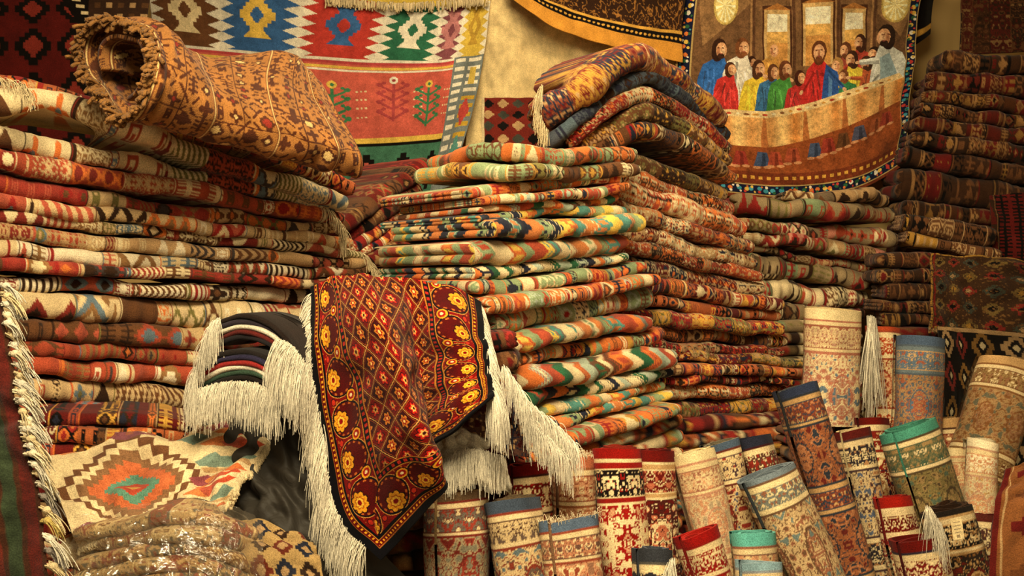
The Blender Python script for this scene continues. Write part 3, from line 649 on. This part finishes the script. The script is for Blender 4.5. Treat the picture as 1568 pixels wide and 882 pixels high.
for lo,hi,cc in[(0,.028,L(12,10,16)),(.028,.031,L(150,84,34)),(.031,.048,L(84,6,8)),(.048,.051,L(186,120,44)),(.051,.062,L(12,10,16)),(.185,.189,L(186,120,44)),(.189,.208,L(14,10,20)),(.208,.212,L(186,120,44))]:
    C[(d>=lo)&(d<hi)]=cc
z=(d>=.031)&(d<.048)&((along%.016)<.007)&(np.abs(d-.0395)<.004); C[z]=GO
z=(d>=.190)&(d<.208)&((along%.022)<.011)&(np.abs(d-.199)<.005); C[z]=L(176,40,28)
acc=Acc(); acc.grid(V,C); hero=empty('draped_red_carpet')
acc.obj('carpet',PILE,parent=hero,solid=.009)
fa_=Acc()
def edge_fr(pts,dirs,Lm,n,seed,rad=.0011,g=.9,col=white,wob=.07,sp_=.10):
    n=int(n*1.8); p=cr(pts,n)+np.random.default_rng(seed).normal(0,.0025,(n,3))
    rg2=np.random.default_rng(seed+1); k=np.arange(n)//7; cl=rg2.normal(0,.11,(k.max()+1,3))[k]
    strands(fa_,p,np.tile(np.array(dirs,float),(n,1))+cl,np.full(n,Lm),rad,col,seed,g,wob,seg=9,spread=sp_)
edge_fr(V[24:,0][::40],(-.26,-.3,-.65),.14,520,40)
edge_fr(V[12:370,0][::40],(-.38,-.2,-.4),.11,260,41)
edge_fr(V[5:,-1][::40],(.22,-.4,-.6),.14,380,42)
fa_.obj('fringe',FRG,parent=hero)

# ================================================================== FRINGED RUG LAYERS LEFT OF THE HERO (arched edges)
acc=Acc(); def_cols=[L(40,30,26),L(50,44,52),white,L(96,30,24),L(36,32,34)]
for i,cc in enumerate(def_cols):
    o=i*8
    pts=[P(330,494+o,2.93),P(365,484+o,2.9),P(405,492+o,2.87),P(435,516+o,2.84),P(458,565+o,2.82)]
    D=np.zeros((38,60,3)); D[:]=cc; D[:8]=cc*.7
    rug(acc,pts,.016,.016,.16,D,rng=np.random.default_rng(50+i),fr=False,amp=.3)
for i,cc in enumerate([L(36,30,28),L(44,40,64),L(150,30,24),white,L(56,78,62),L(36,30,28)]):
    o=i*8
    pts=[P(304,560+o,2.90),P(340,542+o,2.86),P(385,540+o,2.83),P(420,560+o,2.80),P(446,600+o,2.80)]
    D=np.zeros((38,60,3)); D[:]=cc; D[:8]=cc*.7
    rug(acc,pts,.017,.017,.16,D,rng=np.random.default_rng(60+i),fr=False,amp=.3)
acc.obj('fringed_rug_stack',WOOL)
fa_=Acc()
edge_fr([P(336,488,2.88),P(322,500,2.86),P(314,530,2.85)],(-.15,-.25,-.6),.10,170,60)
edge_fr([P(302,560,2.85),P(296,580,2.84),P(300,600,2.84)],(-.1,-.3,-.6),.10,150,63)
edge_fr([P(304,596,2.84),P(345,586,2.80),P(390,588,2.76),P(425,606,2.74)],(-.1,-.25,-.65),.10,360,61)
edge_fr([P(424,520,2.80),P(446,530,2.76),P(468,560,2.74)],(-.2,-.3,-.5),.16,300,62)
edge_fr([P(770,560,2.80),P(800,605,2.80),P(818,650,2.80),P(870,700,2.80)],(.2,-.3,-.4),.10,300,64)
edge_fr([P(800,610,2.82),P(850,650,2.82),P(880,680,2.82)],(.25,-.3,-.4),.09,180,65)
edge_fr([P(680,704,2.86),P(720,688,2.84),P(770,700,2.84)],(.0,-.3,-.4),.10,260,66)
fa_.obj('rug_fringe',FRG)
D=persian(71,[dbrown,L(90,60,50),L(70,20,20),tan,navy],H=60,s=1.4)
V=sheet([[(690,600,3.0),(750,585,2.98),(790,590,2.96)],[(700,640,2.92),(760,635,2.9),(806,640,2.9)],[(715,690,2.9),(765,695,2.88),(812,700,2.88)]],110,100,.003,.1,3)
acc=Acc(); acc.grid(V,look(D,V[...,0],V[...,2])); acc.obj('draped_dark_rug',WOOL,solid=.012)
V=sheet([[(655,640,2.98),(700,640,2.95),(760,640,2.94)],[(660,690,2.92),(715,672,2.89),(770,690,2.9)],[(668,745,2.93),(720,740,2.9),(785,755,2.92)]],90,90,.008,.08,13)
acc=Acc(); acc.grid(V,white*.85); acc.obj('draped_white_rug',PILE,solid=.012)

# ================================================================== LOWER LEFT KILIM
K=canv(340,200,L(222,198,150))
def zz(cx,cy,a,b,cc): sdia(K,cx,cy,a,b,cc,7)
zz(112,95,106,84,L(112,72,44)); zz(112,95,92,72,cream); zz(112,95,78,60,L(138,98,64)); zz(112,95,64,46,L(196,98,50)); zz(112,95,40,30,L(92,140,118)); zz(112,95,24,17,L(180,64,36)); zz(112,95,10,7,L(214,156,64))
for i,(x,y) in enumerate([(30,22),(30,170),(190,22),(190,172),(112,8),(112,190)]): zz(x,y,24,12,[L(202,116,60),mauve,L(120,142,128)][i%3])
for x,c1,c2 in((236,L(146,72,78),L(206,116,56)),(270,L(210,122,60),soft),(306,L(210,104,42),L(188,70,34))):
    for j in range(7):
        y=4+j*32; poly(K,[(x-36,y),(x,y-10),(x+34,y+4),(x+10,y+12),(x-22,y+9)],[c1,c2,L(120,142,126)][j%3]); poly(K,[(x-20,y+12),(x+16,y+11),(x+30,y+20),(x-10,y+19)],[c2,cream,tan][j%3])
for i in range(34): 
    if i%2: rect(K,i*10,0,i*10+8,8,L(140,80,60))
K*=(.95+.06*smooth(200,340,1.5,rg))[...,None]
gr=[[(50,668,2.98),(160,668,2.98),(280,660,2.95),(372,648,2.95),(418,664,2.95)],
    [(75,735,2.82),(170,728,2.83),(270,712,2.82),(340,704,2.86),(398,700,2.88)],
    [(100,785,2.72),(180,782,2.72),(258,770,2.72),(318,752,2.76),(366,735,2.8)],
    [(120,838,2.66),(200,818,2.66),(262,800,2.68),(318,782,2.70),(352,764,2.75)]]
acc=Acc(); V=sheet(gr,300,200,.010,.07,23); acc.grid(V,samp(K,300,200))
b=V[-1][::2]; strands(acc,np.repeat(b,3,0),np.tile([.1,-.5,-.4],(len(b)*3,1)),np.full(len(b)*3,.018),.0018,cream,5)
b=V[::2,-1]; strands(acc,np.repeat(b,4,0),np.tile([.6,-.4,-.2],(len(b)*4,1)),np.full(len(b)*4,.022),.0018,cream,6)
acc.obj('draped_cream_kilim',WOOL,solid=.009)
# far-left rug with knotted tassels
K=canv(120,500,L(64,36,22))
for i,cc in enumerate([dred,green*.7,L(60,40,26),L(110,44,26),navy,dred,black,L(104,36,20),L(50,60,42),L(84,26,18)]): K[:,i*12:i*12+9]=cc
K*=(1+.12*smooth(500,120,2,rg))[...,None]
acc=Acc(); V=sheet([[(-260,430,2.35),(-120,430,2.3),(0,436,2.25)],[(-250,600,2.3),(-100,600,2.22),(26,600,2.18)],[(-230,740,2.2),(-80,740,2.15),(52,740,2.1)],[(-200,980,2.15),(-60,980,2.1),(94,980,2.05)]],100,260,.006,.1,33)
acc.grid(V,samp(K,100,260)); 
E=cr(V[:,-1],34); rng=np.random.default_rng(3)
for i,e in enumerate(E):
    n=18; base=np.tile(e,(n,1))+rng.normal(0,.0025,(n,3)); cc=np.array([white,cream,white,ivory][i%4] if i<22 else [cream,L(196,170,90),white,L(150,140,130)][i%4])*.85
    dv=np.array([.85,-.25,-.15])+rng.normal(0,.14,3)
    strands(acc,base,np.tile(dv,(n,1)),np.full(n,.085),.0020,cc,i,g=.5,wob=.05,spread=.08)
    k=e+dv*.018; t=np.linspace(0,np.pi,7); ph=np.linspace(0,2*np.pi,9)
    acc.grid(k+.0085*np.stack([1.2*np.cos(t)[:,None]+0*ph[None],np.sin(t)[:,None]*np.cos(ph)[None],np.sin(t)[:,None]*np.sin(ph)[None]],-1),cc)
acc.obj('hanging_tasseled_rug',WOOL,solid=0)

# ---------------- dark cloth tarp, kilim scrap
def glossy(name,col,rough,trans=0.,bump=.6,bs=16,spec=.5):
    m=bpy.data.materials.new(name); m.use_nodes=True; nt=m.node_tree; N=nt.nodes; K_=nt.links; b=N['Principled BSDF']
    b.inputs['Base Color'].default_value=(*col,1); b.inputs['Roughness'].default_value=rough; b.inputs['Specular IOR Level'].default_value=spec
    n=N.new('ShaderNodeTexNoise'); n.inputs['Scale'].default_value=bs; n.inputs['Detail'].default_value=4; n.inputs['Distortion'].default_value=1.5
    bp=N.new('ShaderNodeBump'); bp.inputs['Strength'].default_value=bump; bp.inputs['Distance'].default_value=.02
    K_.new(n.outputs['Fac'],bp.inputs['Height']); K_.new(bp.outputs['Normal'],b.inputs['Normal'])
    if trans:
        b.inputs['Specular IOR Level'].default_value=1.0
        tr=N.new('ShaderNodeBsdfTransparent'); mx=N.new('ShaderNodeMixShader'); mx.inputs[0].default_value=1-trans
        K_.new(tr.outputs[0],mx.inputs[1]); K_.new(b.outputs[0],mx.inputs[2])
        gl=N.new('ShaderNodeBsdfGlossy'); gl.inputs['Roughness'].default_value=rough; K_.new(bp.outputs['Normal'],gl.inputs['Normal'])
        m2=N.new('ShaderNodeMixShader'); m2.inputs[0].default_value=.12; K_.new(mx.outputs[0],m2.inputs[1]); K_.new(gl.outputs[0],m2.inputs[2])
        K_.new(m2.outputs[0],N['Material Output'].inputs['Surface'])
    return m
acc=Acc(); V=sheet([[(310,640,2.96),(380,625,2.94),(440,640,2.94),(520,690,2.94)],[(330,730,2.9),(390,720,2.85),(450,730,2.84),(520,760,2.88)],[(350,800,2.84),(410,800,2.78),(470,810,2.78),(560,820,2.84)],[(360,960,2.8),(420,960,2.76),(490,960,2.76),(700,960,2.86)]],140,160,.012,.08,14)
acc.grid(V,black); acc.obj('dark_tarp',glossy('dark_tarpaulin',(.024,.020,.015),.68,bump=.25,bs=9,spec=.3))
K=canv(200,160,L(186,150,92)); 
for j in range(4):
    for i in range(5): sdia(K,20+i*40,20+j*40,18,17,[dbrown,L(110,44,24),navy][(i+j)%3]); sdia(K,20+i*40,20+j*40,8,8,tan)
acc=Acc(); acc.grid(sheet([[(330,800,2.74),(400,800,2.70),(480,825,2.68)],[(330,850,2.66),(400,850,2.62),(490,860,2.62)],[(330,960,2.6),(410,960,2.56),(510,960,2.58)]],130,120,.010,.1,15),samp(K,130,120)*.75); acc.obj('draped_patterned_kilim',WOOL,solid=.01)
acc=Acc(); pile(acc,5,[(90,830,2.78),(90,980,2.78)],[(380,810,2.9),(380,980,2.9)],.15,leftD,66,jit=.2); acc.obj('folded_rug_stack',WOOL)

# ---------------- rugs bundled in clear plastic, lying on the pile
acc=Acc(); rng=np.random.default_rng(31); BD=persian(55,[L(176,140,88),L(116,78,42),L(206,176,120),L(130,60,36),L(90,80,64)],s=1.5)
for i in range(5):
    y0=800+i*24; rug(acc,[P(118-i*2,y0+16,2.66-.02*i),P(190,y0+4,2.60-.02*i),P(270,y0-6,2.58-.02*i),P(340,y0+2,2.60-.02*i),P(392,y0+16,2.66-.02*i)],.040,.040,.12,BD,rng=rng,amp=1.)
acc.obj('wrapped_rug_bundle',WOOL)
G_=[[(112,790,2.62),(200,776,2.58),(290,764,2.56),(350,774,2.56),(398,796,2.62)],[(108,822,2.52),(190,804,2.46),(280,792,2.44),(350,804,2.46),(402,830,2.52)],[(104,880,2.46),(200,872,2.38),(290,868,2.36),(350,870,2.38),(404,880,2.46)],[(100,960,2.42),(200,960,2.34),(290,960,2.32),(350,960,2.34),(404,960,2.42)]]
V=sheet(G_,280,220); rp=np.random.default_rng(19); n1=smooth(220,280,10,rp); n2=smooth(220,280,4,rp); V[...,1]+=.018*(np.minimum(np.abs(n1),1.2)-.6)+.006*np.minimum(np.abs(n2),1.2)
acc=Acc(); acc.grid(V,white); acc.obj('clear_plastic_wrap',glossy('clear_plastic',(.50,.42,.30),.14,.90,bump=.25,bs=18))

# ================================================================== ROLLED RUGS
bg=L(208,178,130); pk=L(200,144,106); lb=L(112,124,134)
def RD(seed,top,ground=bg,line=L(150,62,42),f1=L(162,98,68),f2=L(100,94,90),border=None,bl=L(112,44,34),bf=L(222,196,148)): return rolldes(seed,top,ground,line,f1,f2,border if border is not None else ground,bl,bf)
rolls=[
 ((700,752,2.92),(706,882,2.88),100,RD(1,L(90,70,50),L(164,144,110),L(116,44,36),L(146,60,46),L(126,118,98),L(108,98,86)),tan,{}),
 ((783,766,2.86),(803,882,2.82),94,RD(2,L(66,76,92),bg,L(130,56,40),L(104,84,72),L(96,110,114),bg,L(74,46,38)),L(120,100,76),{}),
 ((872,793,2.80),(884,882,2.77),86,RD(3,L(86,102,124),pk,L(146,70,50),cream,L(146,104,80),L(180,120,88),L(104,74,62)),L(150,110,80),dict(topfr=True)),
 ((806,712,3.02),(812,800,3.0),74,RD(4,L(110,24,20),L(184,152,108),L(60,30,26),red,dred,dred,cream),dred,dict()),
 ((878,702,3.02),(882,800,3.0),74,RD(5,L(186,106,74),L(196,138,98),L(146,86,54),cream,pk,pk,L(136,66,44)),pk,dict(topfr=True)),
 ((942,688,3.00),(956,882,2.94),74,rolldes(6,L(144,24,18),L(146,26,20),cream,cream,pk,L(28,20,18),cream,L(142,28,22),field=(40,60)),L(160,50,36),dict(cell=.0042)),
 ((1004,690,3.02),(1010,800,3.0),62,RD(7,dred,L(72,30,24),cream,L(190,108,78),dred,L(104,26,20),cream,tan),dred,{}),
 ((1060,692,3.02),(1092,810,2.99),74,RD(8,cream,L(212,184,142),L(186,134,106),pk,L(172,150,120),L(204,174,132),L(154,102,80)),cream,{}),
 ((1103,676,3.12),(1130,790,3.1),60,RD(9,L(72,86,104),bg,L(96,46,36),L(146,56,44),L(70,78,104),bg,L(70,50,56)),L(120,110,90),{}),
 ((1152,668,3.16),(1190,790,3.12),62,RD(10,navy,L(142,104,72),L(66,30,30),L(136,46,34),tan,L(86,56,44),cream),navy,{}),
 ((1172,722,2.98),(1242,882,2.94),92,RD(11,lb,L(194,164,120),L(104,76,56),L(144,94,70),L(104,118,114),L(114,116,108),cream,cream),lb,{}),
 ((1218,592,3.12),(1305,860,3.05),76,rolldes(12,L(52,60,84),L(150,90,58),L(50,54,62),L(178,118,80),L(100,40,34),L(122,64,46),L(46,62,76),tan,field=(40,70)),L(76,76,76),{}),
 ((1274,472,3.72),(1268,600,3.72),86,RD(13,cream,L(220,196,152),L(174,110,88),L(180,136,112),L(98,114,126),L(206,176,132),L(150,90,70)),cream,dict(length=.42,cell=.0038)),
 ((1352,500,3.78),(1354,600,3.76),56,RD(14,rust,bg,L(146,66,44),pk,L(116,46,34),rust,cream),cream,{}),
 ((1408,516,3.68),(1404,640,3.66),80,RD(15,L(76,92,116),L(162,124,86),L(84,94,104),L(152,88,66),L(86,104,122),L(92,108,124),tan,L(104,116,122)),lb,{}),
 ((1303,660,3.30),(1352,882,3.22),62,RD(16,L(90,30,26),L(196,170,126),L(72,54,54),L(170,124,82),L(84,92,110),L(52,46,50),cream),cream,{}),
 ((1390,654,3.28),(1436,780,3.24),86,RD(17,L(72,140,120),L(124,108,68),L(80,66,46),L(150,122,80),L(84,98,80),L(106,102,72),L(70,86,68)),L(76,146,124),dict(rin=.05)),
 ((1000,842,2.70),(1000,900,2.68),72,RD(18,L(52,54,60),L(184,154,110),L(80,76,70),L(136,56,44),L(80,86,100),L(44,42,48),cream),L(82,86,98),{}),
 ((1066,812,2.74),(1096,900,2.72),72,RD(19,L(144,22,18),L(190,150,108),L(136,28,22),cream,L(116,28,22),L(144,28,22),cream),L(168,34,26),dict(rin=.035)),
 ((1152,815,2.78),(1160,890,2.76),80,RD(20,L(96,174,162),bg,L(146,94,72),pk,sage,bg,L(116,76,64)),L(100,178,166),dict(rin=.03)),
 ((1162,858,2.62),(1166,930,2.6),80,RD(21,L(138,170,182),L(194,194,182),L(140,144,148),tan,L(138,152,164),L(178,186,182),L(118,132,146)),L(154,180,190),{}),
 ((1402,822,2.90),(1420,900,2.88),86,RD(22,dred,L(132,34,28),L(50,42,56),tan,navy,L(112,28,24),cream),dred,dict()),
 ((1450,780,2.98),(1480,882,2.95),84,RD(23,L(40,34,30),L(50,40,34),tan,L(130,90,52),L(102,36,26),L(30,26,24),tan),dbrown,{}),
 ((1462,686,3.36),(1470,760,3.34),46,RD(24,cream,L(204,180,138),pk,pk,tan,cream,pk),cream,{}),
 ((1504,676,3.30),(1494,800,3.26),50,RD(25,ivory,L(210,190,148),L(190,146,116),pk,tan,ivory,pk),ivory,{}),
 ((1548,560,3.70),(1500,720,3.6),92,RD(26,tan,L(160,126,86),L(124,82,48),L(144,102,72),L(100,96,78),L(150,120,78),brown),tan,{}),
 ((1505,790,3.10),(1512,882,3.06),58,RD(27,L(86,40,34),L(138,100,80),L(86,36,30),tan,L(62,56,68),L(86,56,50),cream),dred,{}),
 ((1240,760,3.24),(1290,882,3.2),60,RD(28,cream,L(180,146,106),L(116,56,44),L(150,92,72),L(100,94,88)),tan,{}),
 ((1366,760,3.18),(1390,882,3.14),62,RD(29,red,L(144,40,30),cream,tan,navy,dred,cream),red,{}),
 ((925,780,3.14),(930,882,3.12),60,RD(30,tan,L(170,120,86),L(106,56,44),cream,tan),tan,{}),
 ((1335,640,3.66),(1345,760,3.62),60,RD(31,dred,L(126,36,26),cream,tan,navy),dred,{}),
 ((1440,640,3.72),(1450,760,3.7),60,RD(32,tan,L(150,102,72),L(72,46,36),cream,tan),tan,{}),
]
for i,(T_,S_,w,D,rc,kw) in enumerate(rolls):
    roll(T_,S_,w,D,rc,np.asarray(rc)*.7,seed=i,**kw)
acc=Acc(); pile(acc,3,[(1225,612,3.74),(1225,690,3.74)],[(1325,612,3.76),(1325,690,3.76)],.2,dredD+darkD,71,jit=.2,fine=.005); acc.obj('folded_rug_stack',WOOL)
fa_=Acc(); edge_fr([P(1328,486,3.66),P(1334,484,3.66),P(1340,488,3.66)],(0,-.05,-.8),.36,60,80,rad=.0018,g=.25,wob=.02,sp_=.02)
edge_fr([P(1418,775,2.85),P(1430,788,2.85),P(1440,806,2.85)],(0,-.2,-.8),.12,110,81,g=.6)
edge_fr([P(1030,856,2.62),P(1022,872,2.62)],(0,-.3,-.8),.12,60,82,g=.6)
fa_.obj('rug_fringe',FRG)
acc=Acc(); V=sheet([[(1455,794,2.82),(1472,791,2.82)],[(1460,828,2.815),(1477,825,2.815)]],40,60); K=canv(40,60,cream)
for j in range(4): rect(K,8,12+j*9,32,14+j*9,L(130,116,96))
rect(K,14,46,26,54,L(150,130,100))
acc.grid(V,samp(K,40,60)); acc.obj('price_tag',FRG,solid=.001)
K=canv(160,260,L(140,84,40))
for j in range(5): sdia(K,90,30+j*55,60,24,[dred,L(110,64,34)][j%2]); sdia(K,90,30+j*55,34,13,must)
K[:, :10]=dred; K[:,14:18]=tan
acc=Acc(); acc.grid(sheet([[(1540,720,2.9),(1600,700,2.88),(1700,700,2.9)],[(1520,800,2.84),(1600,790,2.8),(1700,790,2.8)],[(1510,980,2.8),(1600,980,2.76),(1700,980,2.76)]],140,190,.005,.1,18),samp(K,140,190)*.8); acc.obj('draped_orange_rug',WOOL,solid=.012)

# ================================================================== CAMERA, LIGHT
cam=bpy.data.cameras.new('camera'); cam.lens=36; cam.sensor_width=36; co=bpy.data.objects.new('camera',cam); bpy.context.collection.objects.link(co)
co.location=(0,0,CAMH); co.rotation_euler=(math.pi/2,0,0); bpy.context.scene.camera=co
def area(name,loc,target,size,energy,col,spread=None):
    l=bpy.data.lights.new(name,'AREA'); l.shape='DISK'; l.size=size; l.energy=energy; l.color=col
    if spread: l.spread=spread
    o=bpy.data.objects.new(name,l); bpy.context.collection.objects.link(o); o.location=loc
    from mathutils import Vector
    o.rotation_euler=(Vector(target)-Vector(loc)).to_track_quat('-Z','Y').to_euler(); return o
area('back_wall_fill',(-.2,.8,3.5),(.05,3.4,1.0),1.6,112,(1,.83,.52),math.radians(115))
area('back_wall_fill',(.1,3.6,3.7),(.1,4.9,1.6),1.0,58,(1,.81,.50))  # added fill light to brighten the back wall hangings, stands for no real lamp
w=bpy.data.worlds.new('world'); bpy.context.scene.world=w; w.use_nodes=True
w.node_tree.nodes['Background'].inputs[0].default_value=(1,.79,.46,1); w.node_tree.nodes['Background'].inputs[1].default_value=.72
sc_=bpy.context.scene; sc_.view_settings.view_transform='Standard'; sc_.view_settings.look='None'
